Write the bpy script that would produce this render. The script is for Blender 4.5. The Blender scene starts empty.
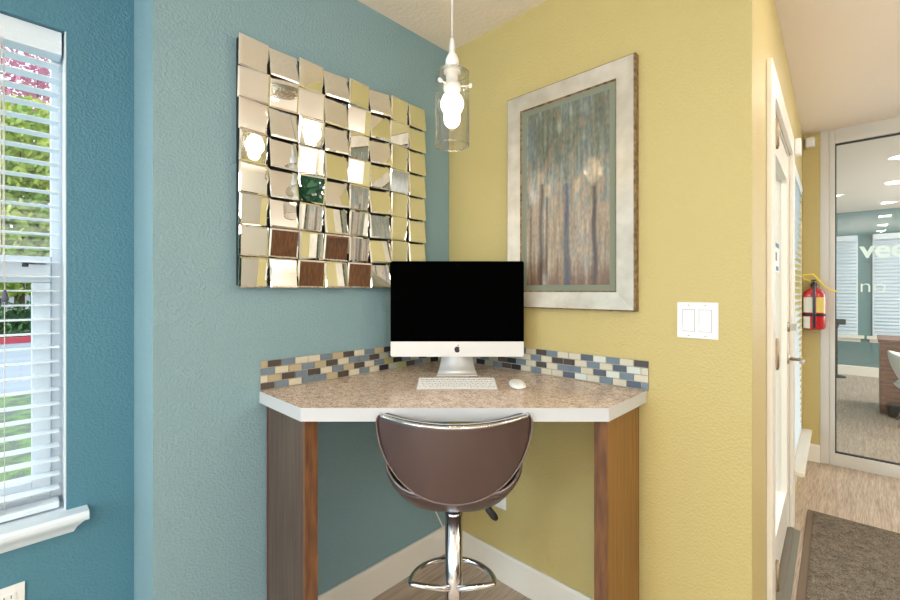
import bpy, bmesh, math, random
from mathutils import Vector, Matrix, noise
random.seed(7)
SC = bpy.context.scene
COL = SC.collection
PI = math.pi
# ------------------------------------------------------------ camera
CAM = Vector((1.472, -1.513, 1.272))
FW = Vector((-.6957, .7183, 0)).normalized()
RT = Vector((FW.y, -FW.x, 0))
cd = bpy.data.cameras.new('camera'); cam = bpy.data.objects.new('camera', cd); COL.objects.link(cam)
cd.sensor_width = 36; cd.lens = 429/900*36; cd.shift_y = -10/900; cd.clip_start = .03; cd.clip_end = 200
cam.matrix_world = Matrix((( RT.x, 0, -FW.x, CAM.x), (RT.y, 0, -FW.y, CAM.y), (0, 1, 0, CAM.z), (0, 0, 0, 1)))
SC.camera = cam
# ------------------------------------------------------------ exposure, world, lights
vs = SC.view_settings
vs.view_transform = 'Standard'; vs.look = 'None'; vs.gamma = 1; vs.exposure = -0.12; vs.use_curve_mapping = False
W = bpy.data.worlds.new('sky'); SC.world = W; W.use_nodes = True
wn = W.node_tree.nodes; wn['Background'].inputs[0].default_value = (.74, .88, 1, 1); wn['Background'].inputs[1].default_value = 2.6

def lamp(name, kind, loc, energy, col=(1, 1, 1), size=.1, size_y=None, direction=None, **kw):
    l = bpy.data.lights.new(name, kind); l.energy = energy; l.color = col
    if kind == 'AREA':
        l.size = size
        if size_y: l.shape = 'RECTANGLE'; l.size_y = size_y
        else: l.shape = 'DISK'
    elif kind in ('POINT', 'SPOT'): l.shadow_soft_size = size
    for k, v in kw.items(): setattr(l, k, v)
    o = bpy.data.objects.new(name, l); COL.objects.link(o); o.location = loc
    if direction: o.rotation_euler = Vector(direction).to_track_quat('-Z', 'Y').to_euler()
    return o
BACK_Y, RIGHT_X, LEFT_X = -5.6, 4.3, -.265
# area lamps for daylight; back, left and far room ones are added fill
lamp('added_back_fill', 'AREA', (3.3, BACK_Y+.02, 1.25), 84, (.93, .97, 1), 1.7, 2.0, (0, 1, -.04))  # added to brighten the room from an unseen, guessed window
lamp('added_left_back_fill', 'AREA', (.45, BACK_Y+.02, 1.25), 84, (.56, .80, 1), 1.1, 2.0, (0, 1, -.04))  # added to throw cool light on the return wall
sl = bpy.data.lights.new('sun', 'SUN'); sl.energy = 1.8; sl.angle = .35; sl.color = (1, .96, .88); so = bpy.data.objects.new('sun', sl); COL.objects.link(so); so.rotation_euler = Vector((.62, .52, -.42)).to_track_quat('-Z', 'Y').to_euler()
lamp('daylight_right_window', 'AREA', (RIGHT_X-.02, -2.2, 1.45), 46, (.95, .97, 1), 2.3, 1.6, (-1, 0, -.05))
lamp('added_back_left_fill', 'AREA', (LEFT_X+.02, -4.2, 1.4), 26, (.5, .78, 1), 1.7, 1.6, (1, 0.15, 0))  # added cool light from an unseen window in the left wall
lamp('added_far_room_fill', 'AREA', (3.9, 5.2, 1.4), 110, (.97, .97, 1), 2.5, 1.5, (-1, 0, -.1))  # added to brighten the far room; no window is built here
LIGHTS_Y = [1.52, .296, -1.174, -2.603, -3.9, -5.0]
for y in LIGHTS_Y:
    lamp('downlight_glow', 'AREA', (1.69, y, 2.425), 5.0, (1, .92, .80), .14, None, (0, 0, -1))
for x, y in ((3.2, -3.6), (3.2, -.6), (3.1, 1.2), (.45, -3.2)):  # extra unseen downlights, added to light the main walls
    lamp('downlight_glow', 'AREA', (x, y, 2.425), 5, (1, .92, .80), .14, None, (0, 0, -1))
for x, y in ((2.6, 4.0), (2.6, 6.2), (1.2, 5.6)):  # unseen downlights added to light the far room
    lamp('downlight_glow', 'AREA', (x, y, 2.425), 7, (1, .9, .75), .14, None, (0, 0, -1))
lamp('added_uplight_glow', 'AREA', (1.55, -3.7, 1.83), 70, (1, .95, .89), .26, None, (0, 0, 1))  # added uplight that brightens the ceiling from an unseen lamp
lamp('added_uplight_glow', 'AREA', (3.5, .8, 1.83), 36, (1, .94, .88), .26, None, (0, 0, 1))  # second added uplight for the ceiling
BULB = Vector((.517, -.517, 1.86))
lamp('pendant_glow', 'POINT', BULB, 5.0, (1, .74, .42), .04)

# ------------------------------------------------------------ materials
def s2l(c):
    return tuple(((x/255)/12.92 if x/255 <= .04045 else ((x/255+.055)/1.055)**2.4) for x in c)
MATS = {}
def mat(name, rgb, rough=.5, metal=0., spec=.5, bump=None, var=None, emit=None, coat=0., trans=0., lin=False):
    """rgb in sRGB 0-255.  bump=(scale,strength,distance)  var=(scale,(rgb2),stretch)"""
    m = bpy.data.materials.new(name); m.use_nodes = True; MATS[name] = m
    nt = m.node_tree; b = nt.nodes['Principled BSDF']
    c = rgb if lin else s2l(rgb)
    b.inputs['Base Color'].default_value = (*c, 1)
    b.inputs['Roughness'].default_value = rough; b.inputs['Metallic'].default_value = metal
    b.inputs['Specular IOR Level'].default_value = spec
    if coat: b.inputs['Coat Weight'].default_value = coat; b.inputs['Coat Roughness'].default_value = .12
    if trans: b.inputs['Transmission Weight'].default_value = trans
    if emit:
        b.inputs['Emission Color'].default_value = (*s2l(emit[0]), 1); b.inputs['Emission Strength'].default_value = emit[1]
    tc = nt.nodes.new('ShaderNodeTexCoord')
    def tex(scale, detail=4, stretch=(1, 1, 1)):
        mp = nt.nodes.new('ShaderNodeMapping'); mp.inputs['Scale'].default_value = stretch
        n = nt.nodes.new('ShaderNodeTexNoise'); n.inputs['Scale'].default_value = scale; n.inputs['Detail'].default_value = detail
        nt.links.new(tc.outputs['Object'], mp.inputs[0]); nt.links.new(mp.outputs[0], n.inputs['Vector'])
        return n
    if var:
        n = tex(var[0], 6, var[2] if len(var) > 2 else (1, 1, 1))
        r = nt.nodes.new('ShaderNodeValToRGB'); r.color_ramp.elements[0].color = (*c, 1); r.color_ramp.elements[1].color = (*s2l(var[1]), 1)
        lo, hi = var[3] if len(var) > 3 else (.35, .65)
        r.color_ramp.elements[0].position = lo; r.color_ramp.elements[1].position = hi
        nt.links.new(n.outputs['Fac'], r.inputs[0]); nt.links.new(r.outputs[0], b.inputs['Base Color'])
    if bump:
        n = tex(bump[0], 3, bump[3] if len(bump) > 3 else (1, 1, 1)); bp = nt.nodes.new('ShaderNodeBump')
        bp.inputs['Strength'].default_value = bump[1]; bp.inputs['Distance'].default_value = bump[2]
        nt.links.new(n.outputs['Fac'], bp.inputs['Height']); nt.links.new(bp.outputs[0], b.inputs['Normal'])
    return m
def thin_glass(name, tint=(1, 1, 1), refl=.08, power=1.0):
    m = bpy.data.materials.new(name); m.use_nodes = True; nt = m.node_tree; nt.nodes.clear()
    o = nt.nodes.new('ShaderNodeOutputMaterial'); mx = nt.nodes.new('ShaderNodeMixShader')
    t = nt.nodes.new('ShaderNodeBsdfTransparent'); g = nt.nodes.new('ShaderNodeBsdfGlossy')
    t.inputs[0].default_value = (*tint, 1); g.inputs['Roughness'].default_value = .02
    f = nt.nodes.new('ShaderNodeLayerWeight'); f.inputs[0].default_value = .5
    ma = nt.nodes.new('ShaderNodeMath'); ma.operation = 'POWER'; ma.inputs[1].default_value = 3.2
    mb = nt.nodes.new('ShaderNodeMath'); mb.operation = 'MULTIPLY_ADD'; mb.inputs[1].default_value = .55*power; mb.inputs[2].default_value = refl
    nt.links.new(f.outputs['Facing'], ma.inputs[0]); nt.links.new(ma.outputs[0], mb.inputs[0])
    nt.links.new(mb.outputs[0], mx.inputs[0]); nt.links.new(t.outputs[0], mx.inputs[1]); nt.links.new(g.outputs[0], mx.inputs[2])
    nt.links.new(mx.outputs[0], o.inputs[0]); MATS[name] = m; return m

WALLB = (130, .8, .0045)
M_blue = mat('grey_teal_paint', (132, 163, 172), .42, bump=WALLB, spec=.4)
M_deep = mat('deep_teal_wall', (78, 129, 148), .42, bump=WALLB, spec=.4)  # window wall, darker and more saturated than the main wall
M_yel = mat('ochre_yellow_paint', (197, 180, 120), .42, bump=WALLB, spec=.4)
M_far = mat('far_teal_paint', (88, 128, 132), .5, bump=WALLB)
M_cream = mat('warm_white_paint', (222, 218, 206), .5, bump=WALLB)
M_ceil = mat('ceiling_paint', (247, 236, 222), .7, bump=(60, .5, .006))
M_trim = mat('white_trim_paint', (236, 232, 222), .35)
M_white = mat('white_plastic', (240, 240, 238), .35)
M_greyframe = mat('light_grey_frame', (205, 203, 196), .4)
M_slat = mat('white_slat', (226, 238, 247), .4)
M_sash = mat('white_vinyl_sash', (225, 236, 244), .4)
M_glass = thin_glass('window_glass', (1, 1, 1), .03, .5)
M_part = thin_glass('partition_glass', (.97, .99, .98), .06, .6)
M_shade = thin_glass('pendant_glass', (.97, .97, .96), .07, 1.3)
M_chrome = mat('chrome', (225, 225, 228), .12, 1.)
M_brass = mat('worn_brass', (168, 152, 126), .45, .7)
M_nickel = mat('brushed_nickel', (185, 180, 170), .3, 1.)
M_alu = mat('silver_aluminium', (222, 220, 218), .35, .25)
M_screen = mat('black_glass_screen', (1, 1, 1), .9, spec=.02)
M_bezel = mat('black_bezel', (4, 4, 4), .5, spec=.1)
M_black = mat('black_rubber', (22, 22, 24), .5)
M_dark = mat('dark_marking', (60, 60, 62), .5)
M_leather = mat('brown_leather', (76, 58, 55), .3, bump=(400, .25, .001), spec=.6)
M_leather_in = mat('dark_leather', (52, 38, 36), .4, spec=.5)
M_wood = mat('brown_stained_wood', (94, 80, 70), .5, var=(26, (66, 52, 44), (3, 3, .12)), bump=(60, .2, .002, (1, 1, .1)))
M_woodedge = mat('orange_brown_wood_edge', (126, 84, 50), .45, var=(20, (88, 56, 36), (3, 3, .5)))
M_woodr = mat('yellow_reflect_wood', (138, 98, 44), .42, var=(24, (118, 80, 36), (3, 3, .15)))  # reflected tint of the yellow wall is put into the wood colour
M_red_edge = mat('red_brown_edge', (92, 40, 24), .5)
M_walnut = mat('walnut_veneer', (150, 98, 74), .4, var=(6, (110, 68, 50), (1, 8, 8)))
M_mirror = mat('mirror_silver', (244, 244, 240), .015, 1.)
M_grout = mat('grout', (164, 158, 144), .8)
M_paper = mat('paper', (232, 236, 238), .6)
M_bluepr = mat('blue_print', (70, 120, 165), .6)
M_red = mat('red_enamel', (190, 22, 32), .25, coat=.5)
M_label = mat('cream_label', (214, 206, 184), .5)
M_ylabel = mat('yellow_label', (228, 204, 112), .5)
M_ystrap = mat('yellow_strap', (232, 205, 60), .5)
M_steel = mat('dark_steel', (72, 74, 78), .35, .8)
M_frost = mat('frosted_vinyl', (222, 240, 236), .6, emit=None)
M_sage = mat('sage_mat_board', (124, 129, 110), .7)
M_frame = mat('distressed_silver_frame', (214, 206, 192), .34, .35, var=(14, (186, 176, 158), (1, 1, 1), (.3, .75)), bump=(90, .3, .002, (1, 1, .15)))
M_frameedge = mat('worn_brown_frame_edge', (92, 64, 38), .5, var=(60, (150, 125, 92)))
M_taupe = mat('threshold_metal', (132, 126, 116), .4, .6)
M_tan = mat('tan_trim', (176, 146, 112), .6)
M_bulb = mat('lit_bulb', (255, 236, 205), .3, emit=((255, 232, 196), 9))
M_disc = mat('lit_downlight', (255, 250, 240), .4, emit=((255, 244, 226), 5))
M_cord = mat('white_cord', (226, 222, 214), .5)
M_matedge = mat('brown_rubber_border', (112, 96, 80), .8)
M_leafy = mat('yellow_green_leaves', (200, 204, 96), .7, var=(1.2, (132, 168, 84)))
M_leafpink = mat('pink_leaves', (206, 140, 160), .7)
M_leafdk = mat('green_leaves', (84, 130, 70), .7, var=(2, (60, 100, 55)))
M_bark = mat('bark', (96, 80, 66), .9, bump=(20, .5, .02))
M_grass = mat('lawn_grass', (124, 158, 96), .9, var=(7, (104, 114, 104), (1, 1, 1), (.4, .6)), bump=(40, 1, .05))
M_asph = mat('asphalt', (150, 158, 166), .9, bump=(60, .4, .01))
M_conc = mat('concrete_paving', (196, 192, 184), .9, bump=(30, .4, .01))
M_curb = mat('red_painted_curb', (196, 72, 84), .8)
M_siding = mat('pale_siding', (196, 190, 200), .8)
M_pot = mat('grey_pot', (120, 120, 118), .6)

def floor_material():
    m = mat('streaked_vinyl_plank', (150, 128, 110), .48)
    nt = m.node_tree; b = nt.nodes['Principled BSDF']; tc = nt.nodes.new('ShaderNodeTexCoord')
    def nz(sc, stretch, d=5):
        mp = nt.nodes.new('ShaderNodeMapping'); mp.inputs['Scale'].default_value = stretch
        n = nt.nodes.new('ShaderNodeTexNoise'); n.inputs['Scale'].default_value = sc; n.inputs['Detail'].default_value = d
        nt.links.new(tc.outputs['Object'], mp.inputs[0]); nt.links.new(mp.outputs[0], n.inputs['Vector']); return n
    n1 = nz(1, (210, 9, 1)); n2 = nz(1, (46, 2.2, 1))
    mx = nt.nodes.new('ShaderNodeMix'); mx.data_type = 'FLOAT'; mx.inputs[0].default_value = .4
    nt.links.new(n1.outputs['Fac'], mx.inputs[2]); nt.links.new(n2.outputs['Fac'], mx.inputs[3])
    r = nt.nodes.new('ShaderNodeValToRGB'); e = r.color_ramp.elements
    e[0].position = .36; e[0].color = (*s2l((156, 137, 120)), 1); e[1].position = .62; e[1].color = (*s2l((206, 190, 172)), 1)
    k = e.new(.49); k.color = (*s2l((182, 164, 146)), 1)
    nt.links.new(mx.outputs[0], r.inputs[0]); nt.links.new(r.outputs[0], b.inputs['Base Color'])
    return m
M_floor = floor_material()
def speckle(name, cols, scale, rough, bump=0.):
    m = mat(name, cols[0], rough); nt = m.node_tree; b = nt.nodes['Principled BSDF']; tc = nt.nodes.new('ShaderNodeTexCoord')
    v = nt.nodes.new('ShaderNodeTexVoronoi'); v.inputs['Scale'].default_value = scale
    n = nt.nodes.new('ShaderNodeTexNoise'); n.inputs['Scale'].default_value = scale*.13; n.inputs['Detail'].default_value = 6
    nt.links.new(tc.outputs['Object'], v.inputs['Vector']); nt.links.new(tc.outputs['Object'], n.inputs['Vector'])
    sx = nt.nodes.new('ShaderNodeSeparateColor'); nt.links.new(v.outputs['Color'], sx.inputs[0])
    mx = nt.nodes.new('ShaderNodeMix'); mx.data_type = 'FLOAT'; mx.inputs[0].default_value = .55
    nt.links.new(sx.outputs[0], mx.inputs[2]); nt.links.new(n.outputs['Fac'], mx.inputs[3])
    r = nt.nodes.new('ShaderNodeValToRGB'); e = r.color_ramp.elements
    ps = [.25, .42, .55, .72]
    e[0].position = ps[0]; e[0].color = (*s2l(cols[0]), 1); e[1].position = ps[3]; e[1].color = (*s2l(cols[3]), 1)
    for i in (1, 2): k = e.new(ps[i]); k.color = (*s2l(cols[i]), 1)
    nt.links.new(mx.outputs[0], r.inputs[0]); nt.links.new(r.outputs[0], b.inputs['Base Color'])
    if bump:
        bp = nt.nodes.new('ShaderNodeBump'); bp.inputs['Strength'].default_value = 1; bp.inputs['Distance'].default_value = bump
        nt.links.new(sx.outputs[0], bp.inputs['Height']); nt.links.new(bp.outputs[0], b.inputs['Normal'])
    return m
M_lam = speckle('speckled_laminate', [(140, 118, 104), (198, 172, 152), (216, 192, 172), (236, 220, 204)], 240, .22)
M_lamedge = mat('pale_laminate_edge', (196, 198, 200), .4)
M_mat = speckle('walk_off_carpet', [(66, 58, 50), (98, 88, 76), (118, 107, 92), (144, 132, 114)], 330, .95, .004)

# ------------------------------------------------------------ mesh builder
class MB:
    def __init__(s, xf=None): s.bm = bmesh.new(); s.xf = xf; s.mi = 0
    def _fin(s, vs, fs):
        for f in fs: f.material_index = s.mi
    def face(s, pts):
        v = [s.bm.verts.new(p) for p in pts]; f = s.bm.faces.new(v); f.material_index = s.mi; return f
    def box(s, x0, x1, y0, y1, z0, z1):
        x0, x1 = sorted((x0, x1)); y0, y1 = sorted((y0, y1)); z0, z1 = sorted((z0, z1))
        v = [s.bm.verts.new(p) for p in ((x0,y0,z0),(x1,y0,z0),(x1,y1,z0),(x0,y1,z0),(x0,y0,z1),(x1,y0,z1),(x1,y1,z1),(x0,y1,z1))]
        for q in ((3,2,1,0),(4,5,6,7),(0,1,5,4),(1,2,6,5),(2,3,7,6),(3,0,4,7)):
            f = s.bm.faces.new([v[i] for i in q]); f.material_index = s.mi
        return s
    def prism(s, pts, z0, z1, axis='z'):
        """pts: 2D outline (ccw) extruded along axis"""
        def P(a, b, c): return {'z': (a, b, c), 'x': (c, a, b), 'y': (a, c, b)}[axis]
        lo = [s.bm.verts.new(P(a, b, z0)) for a, b in pts]; hi = [s.bm.verts.new(P(a, b, z1)) for a, b in pts]
        n = len(pts); fs = [s.bm.faces.new(lo[::-1]), s.bm.faces.new(hi)]
        for i in range(n): fs.append(s.bm.faces.new((lo[i], lo[(i+1) % n], hi[(i+1) % n], hi[i])))
        for f in fs: f.material_index = s.mi
        return s
    def lathe(s, prof, c=(0, 0, 0), n=32, smooth=True, cap=True, sx=1, sy=1):
        rings = []
        for r, z in prof:
            rings.append([s.bm.verts.new((c[0]+r*sx*math.cos(2*PI*i/n), c[1]+r*sy*math.sin(2*PI*i/n), c[2]+z)) for i in range(n)])
        for a, b in zip(rings, rings[1:]):
            for i in range(n):
                f = s.bm.faces.new((a[i], a[(i+1) % n], b[(i+1) % n], b[i])); f.smooth = smooth; f.material_index = s.mi
        if cap:
            for r in (rings[0][::-1], rings[-1]):
                f = s.bm.faces.new(r); f.material_index = s.mi
        return s
    def tube(s, pts, r, n=10, closed=False, cap=True):
        pts = [Vector(p) for p in pts]; N = len(pts); rr = r if isinstance(r, (list, tuple)) else [r]*N
        rings = []; up = Vector((0, 0, 1)); prev = None
        for i, p in enumerate(pts):
            a = pts[(i-1) % N] if (closed or i) else p; b = pts[(i+1) % N] if (closed or i < N-1) else p
            t = (b-a).normalized()
            if prev is None:
                u = t.cross(up)
                if u.length < .1: u = t.cross(Vector((1, 0, 0)))
            else: u = prev-t*prev.dot(t)
            u.normalize(); prev = u; w = t.cross(u)
            rings.append([s.bm.verts.new(p+(u*math.cos(2*PI*k/n)+w*math.sin(2*PI*k/n))*rr[i]) for k in range(n)])
        for i in range(N if closed else N-1):
            a, b = rings[i], rings[(i+1) % N]
            for k in range(n):
                f = s.bm.faces.new((a[k], a[(k+1) % n], b[(k+1) % n], b[k])); f.smooth = True; f.material_index = s.mi
        if cap and not closed:
            for q in (rings[0][::-1], rings[-1]): f = s.bm.faces.new(q); f.material_index = s.mi
        return s
    def grid(s, pts, smooth=True, closed_u=False):
        rows = [[s.bm.verts.new(p) for p in row] for row in pts]
        for a, b in zip(rows, rows[1:]):
            n = len(a)
            for i in range(n if closed_u else n-1):
                f = s.bm.faces.new((a[i], a[(i+1) % n], b[(i+1) % n], b[i])); f.smooth = smooth; f.material_index = s.mi
        return rows
    def build(s, name, mats, parent=None, bevel=0., seg=2, solid=0., subd=0, offset=-1):
        if s.xf is not None: s.bm.transform(s.xf)
        bmesh.ops.remove_doubles(s.bm, verts=s.bm.verts[:], dist=1e-6) if False else None
        bmesh.ops.recalc_face_normals(s.bm, faces=s.bm.faces[:])
        vsx = [v.co for v in s.bm.verts]
        if parent is not None:
            r = parent; 
            while r.parent: r = r.parent
            org = Vector(r.location)
        else:
            lo = [min(v[i] for v in vsx) for i in range(3)]; hi = [max(v[i] for v in vsx) for i in range(3)]
            org = Vector(((lo[0]+hi[0])/2, (lo[1]+hi[1])/2, lo[2]))
        s.bm.transform(Matrix.Translation(-org))
        me = bpy.data.meshes.new(name); s.bm.to_mesh(me); s.bm.free()
        for m in (mats if isinstance(mats, (list, tuple)) else [mats]): me.materials.append(m)
        o = bpy.data.objects.new(name, me); COL.objects.link(o)
        if parent is not None: o.parent = parent
        else: o.location = org
        if solid: k = o.modifiers.new('solid', 'SOLIDIFY'); k.thickness = solid; k.offset = offset
        if subd: k = o.modifiers.new('subd', 'SUBSURF'); k.levels = subd; k.render_levels = subd
        if bevel:
            k = o.modifiers.new('bevel', 'BEVEL'); k.width = bevel; k.segments = seg; k.limit_method = 'ANGLE'; k.angle_limit = .6
            for p in me.polygons: p.use_smooth = True
            k2 = o.modifiers.new('wn', 'WEIGHTED_NORMAL'); k2.keep_sharp = False
        return o
def thing(name, label, cat, loc=(0, 0, 0), group=None):
    o = bpy.data.objects.new(name, None); COL.objects.link(o); o.location = loc; o.empty_display_size = .05
    o['label'] = label; o['category'] = cat
    if group: o['group'] = group
    return o
def tag(o, label, cat, group=None, kind=None):
    o['label'] = label; o['category'] = cat
    if group: o['group'] = group
    if kind: o['kind'] = kind
    return o
def struct(o, label, cat='wall'):
    o['kind'] = 'structure'; o['label'] = label; o['category'] = cat; return o
def sroot(name, label, cat, loc):
    o = thing(name, label, cat, loc); o['kind'] = 'structure'; return o

def wall_panel(mb, axis, c0, c1, a0, a1, z0, z1, holes):
    """wall between planes c0..c1 on axis; spans a0..a1, z0..z1; holes (a,b,za,zb) left open"""
    As = sorted({a0, a1, *[h[0] for h in holes], *[h[1] for h in holes]}); Zs = sorted({z0, z1, *[h[2] for h in holes], *[h[3] for h in holes]})
    for i in range(len(As)-1):
        run = None
        for j in range(len(Zs)-1):
            am = (As[i]+As[i+1])/2; zm = (Zs[j]+Zs[j+1])/2
            if any(h[0] < am < h[1] and h[2] < zm < h[3] for h in holes):
                if run is not None: _bx(mb, axis, c0, c1, As[i], As[i+1], run, Zs[j]); run = None
            elif run is None: run = Zs[j]
        if run is not None: _bx(mb, axis, c0, c1, As[i], As[i+1], run, z1)
def _bx(mb, axis, c0, c1, a, b, z0, z1):
    if axis == 'x': mb.box(c0, c1, a, b, z0, z1)
    else: mb.box(a, b, c0, c1, z0, z1)

# door wall frame: u along the wall away from the corner, v = out into the room, z
DW = Matrix.Translation((1.234, 0, 0)) @ Matrix.Rotation(math.atan(.038), 4, 'Z') @ Matrix(((0, 1, 0, 0), (1, 0, 0, 0), (0, 0, 1, 0), (0, 0, 0, 1)))
# (x_local=u -> +Y, y_local=v -> +X)
H = 2.44
# ------------------------------------------------------------ floor, ceiling, walls
m = MB(); m.box(LEFT_X-.15, RIGHT_X+.1, BACK_Y-.1, -1.221, -.1, 0); m.box(-.12, RIGHT_X+.1, -1.221, .0, -.1, 0)
m.box(1.05, RIGHT_X+.1, 0, 2.66, -.1, 0); m.box(.5, RIGHT_X+.1, 2.66, 7.4, -.1, 0)
struct(m.build('floor', M_floor), 'brown and beige streaked plank floor', 'floor')
m = MB(); m.box(LEFT_X-.15, RIGHT_X+.1, BACK_Y-.1, -1.221, H, H+.1); m.box(-.12, RIGHT_X+.1, -1.221, .15, H, H+.1)
m.box(1.0, RIGHT_X+.1, .15, 2.66, H, H+.1); m.box(.5, RIGHT_X+.1, 2.66, 7.4, H, H+.1)
struct(m.build('ceiling', M_ceil), 'warm white textured ceiling', 'ceiling')
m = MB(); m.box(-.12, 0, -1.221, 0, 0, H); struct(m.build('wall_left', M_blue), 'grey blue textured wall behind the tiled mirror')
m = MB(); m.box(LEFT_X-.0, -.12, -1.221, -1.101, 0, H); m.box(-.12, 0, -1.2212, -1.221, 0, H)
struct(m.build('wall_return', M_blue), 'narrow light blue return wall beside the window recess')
WIN = (-2.45, -1.388, .60, 2.055); WIN2 = (-5.1, -3.3, .6, 2.055)
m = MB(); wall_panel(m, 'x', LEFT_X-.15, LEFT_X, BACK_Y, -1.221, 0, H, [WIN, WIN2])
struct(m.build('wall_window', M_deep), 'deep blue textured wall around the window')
m = MB(); m.box(-.12, 1.2335, 0, .0056, 0, H); m.box(-.12, 1.08, .0056, .14, 0, H); struct(m.build('wall_right', M_yel), 'ochre yellow textured wall with the framed picture')
m = MB(DW); wall_panel(m, 'y', -.14, 0, .0056, 2.66, 0, H, [(.45, 1.38, 0, 1.995), (1.62, 2.54, .25, 2.04)])
struct(m.build('wall_entry', M_yel), 'ochre yellow wall holding the glazed entry door')
m = MB(); m.box(1.0, 1.231, 2.66, 2.76, 0, H); struct(m.build('wall_corner', M_yel), 'narrow ochre yellow wall behind the fire extinguisher')
m = MB(); wall_panel(m, 'y', BACK_Y-.1, BACK_Y, LEFT_X-.15, RIGHT_X+.1, 0, H, []); struct(m.build('wall_back', M_cream), 'warm white wall behind the camera')
m = MB(); m.box(RIGHT_X, RIGHT_X+.1, BACK_Y, 7.4, 0, H); struct(m.build('wall_side', M_cream), 'warm white wall opposite the mirror')
m = MB(); wall_panel(m, 'y', 7.3, 7.4, .5, RIGHT_X, 0, H, []); struct(m.build('wall_far', M_far), 'teal wall of the far room')
m = MB(); m.box(.5, .6, 2.76, 7.3, 0, H); struct(m.build('wall_far_left', M_far), 'teal side wall of the far room')
m = MB(); m.box(.5, 1.0, 2.66, 2.76, 0, H); struct(m.build('wall_far_front', M_far), 'teal front wall of the far room')

def bb(name, label, xf, a, b, t=.014, h=.127):
    m = MB(xf); m.prism([(0, 0), (t, 0), (t, h-.012), (t*.55, h), (0, h)], a, b, 'y'); struct(m.build(name, M_trim), label, 'baseboard')
I4 = Matrix.Identity(4)
bb('baseboard_left', 'white baseboard under the grey blue wall', I4, -.913, -.0145)
RY = Matrix.Rotation(-PI/2, 4, 'Z')   # local +x -> -Y, local y -> +X
bb('baseboard_right', 'white baseboard under the ochre yellow wall', RY, .0, .925)
bb('baseboard_corner', 'white baseboard under the narrow yellow wall by the partition', Matrix.Translation((0, 2.66, 0)) @ RY, 1.14, 1.231)
bb('baseboard_far', 'white baseboard in the far room', Matrix.Translation((0, 7.3, 0)) @ RY, .6, 4.2, .016, .14)

# ------------------------------------------------------------ left window with blind
def left_window():
    y0, y1, z0, z1 = WIN; xo = LEFT_X-.15
    w = sroot('window_1', 'white framed sash window behind the blind', 'window', (xo+.03, (y0+y1)/2, z0))
    m = MB(); X0, X1 = xo+.015, xo+.06
    m.box(X0, X1, y0, y0+.04, z0, z1); m.box(X0, X1, y1-.03, y1, z0, z1); m.box(X0, X1, y0+.04, y1-.03, z1-.04, z1); m.box(X0, X1, y0+.04, y1-.03, z0, z0+.04)
    m.build('window_frame', M_sash, w, .003)
    zm = 1.33
    m = MB(); m.box(X0+.005, X1+.012, y0+.04, y1-.03, zm-.035, zm+.045); m.box(X0+.005, X1+.012, y0+.04, y0+.085, z0+.04, zm-.035)
    m.box(X0+.005, X1+.012, y1-.073, y1-.03, z0+.04, zm-.035); m.box(X0+.005, X1+.012, y0+.085, y1-.073, z0+.04, z0+.09)
    m.build('lower_sash', M_sash, w, .003)
    m = MB(); m.box(X0+.015, X0+.02, y0+.04, y1-.03, zm+.045, z1-.04); m.box(X0+.02, X0+.025, y0+.085, y1-.073, z0+.09, zm-.035); m.build('pane', M_glass, w)
    m = MB(); m.lathe([(.011, 0), (.011, .012), (.006, .016)], (X1+.004, -1.475, zm+.012), 14); m.box(X1+.0, X1+.012, -1.475, -1.43, zm+.02, zm+.027); m.build('sash_lock', M_steel, w)
    m = MB(); m.box(X1+.012, LEFT_X, y0, y1, z0-.0, z0+.006)
    # stool and apron
    m.prism([(LEFT_X, z0-.02), (LEFT_X+.052, z0-.02), (LEFT_X+.056, z0-.012), (LEFT_X+.056, z0-.003), (LEFT_X+.05, z0+.006), (LEFT_X, z0+.006)][::-1], y0-.07, y1+.048, 'y')
    pr = [(0, -.06), (.012, -.06), (.020, -.045), (.042, -.02), (0, -.02)]; ra = [m.bm.verts.new((LEFT_X+a, y0-.05, z0+b)) for a, b in pr]; rb_ = [m.bm.verts.new((LEFT_X+a, y1+.004+.95*(.042 if (a == 0 and b > -.03) else a), z0+b)) for a, b in pr]
    m.bm.faces.new(ra); m.bm.faces.new(rb_[::-1])
    for i in range(5): m.bm.faces.new((ra[i], ra[(i+1) % 5], rb_[(i+1) % 5], rb_[i]))
    m.build('window_sill', M_sash, w)
    m = MB(); m.box(X1+.012, LEFT_X-.002, y1-.004, y1-.0005, z0+.007, z1-.001); m.build('lit_reveal_strip', M_sash, w)  # white strip added so the reveal looks lit by daylight
left_window()
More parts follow.
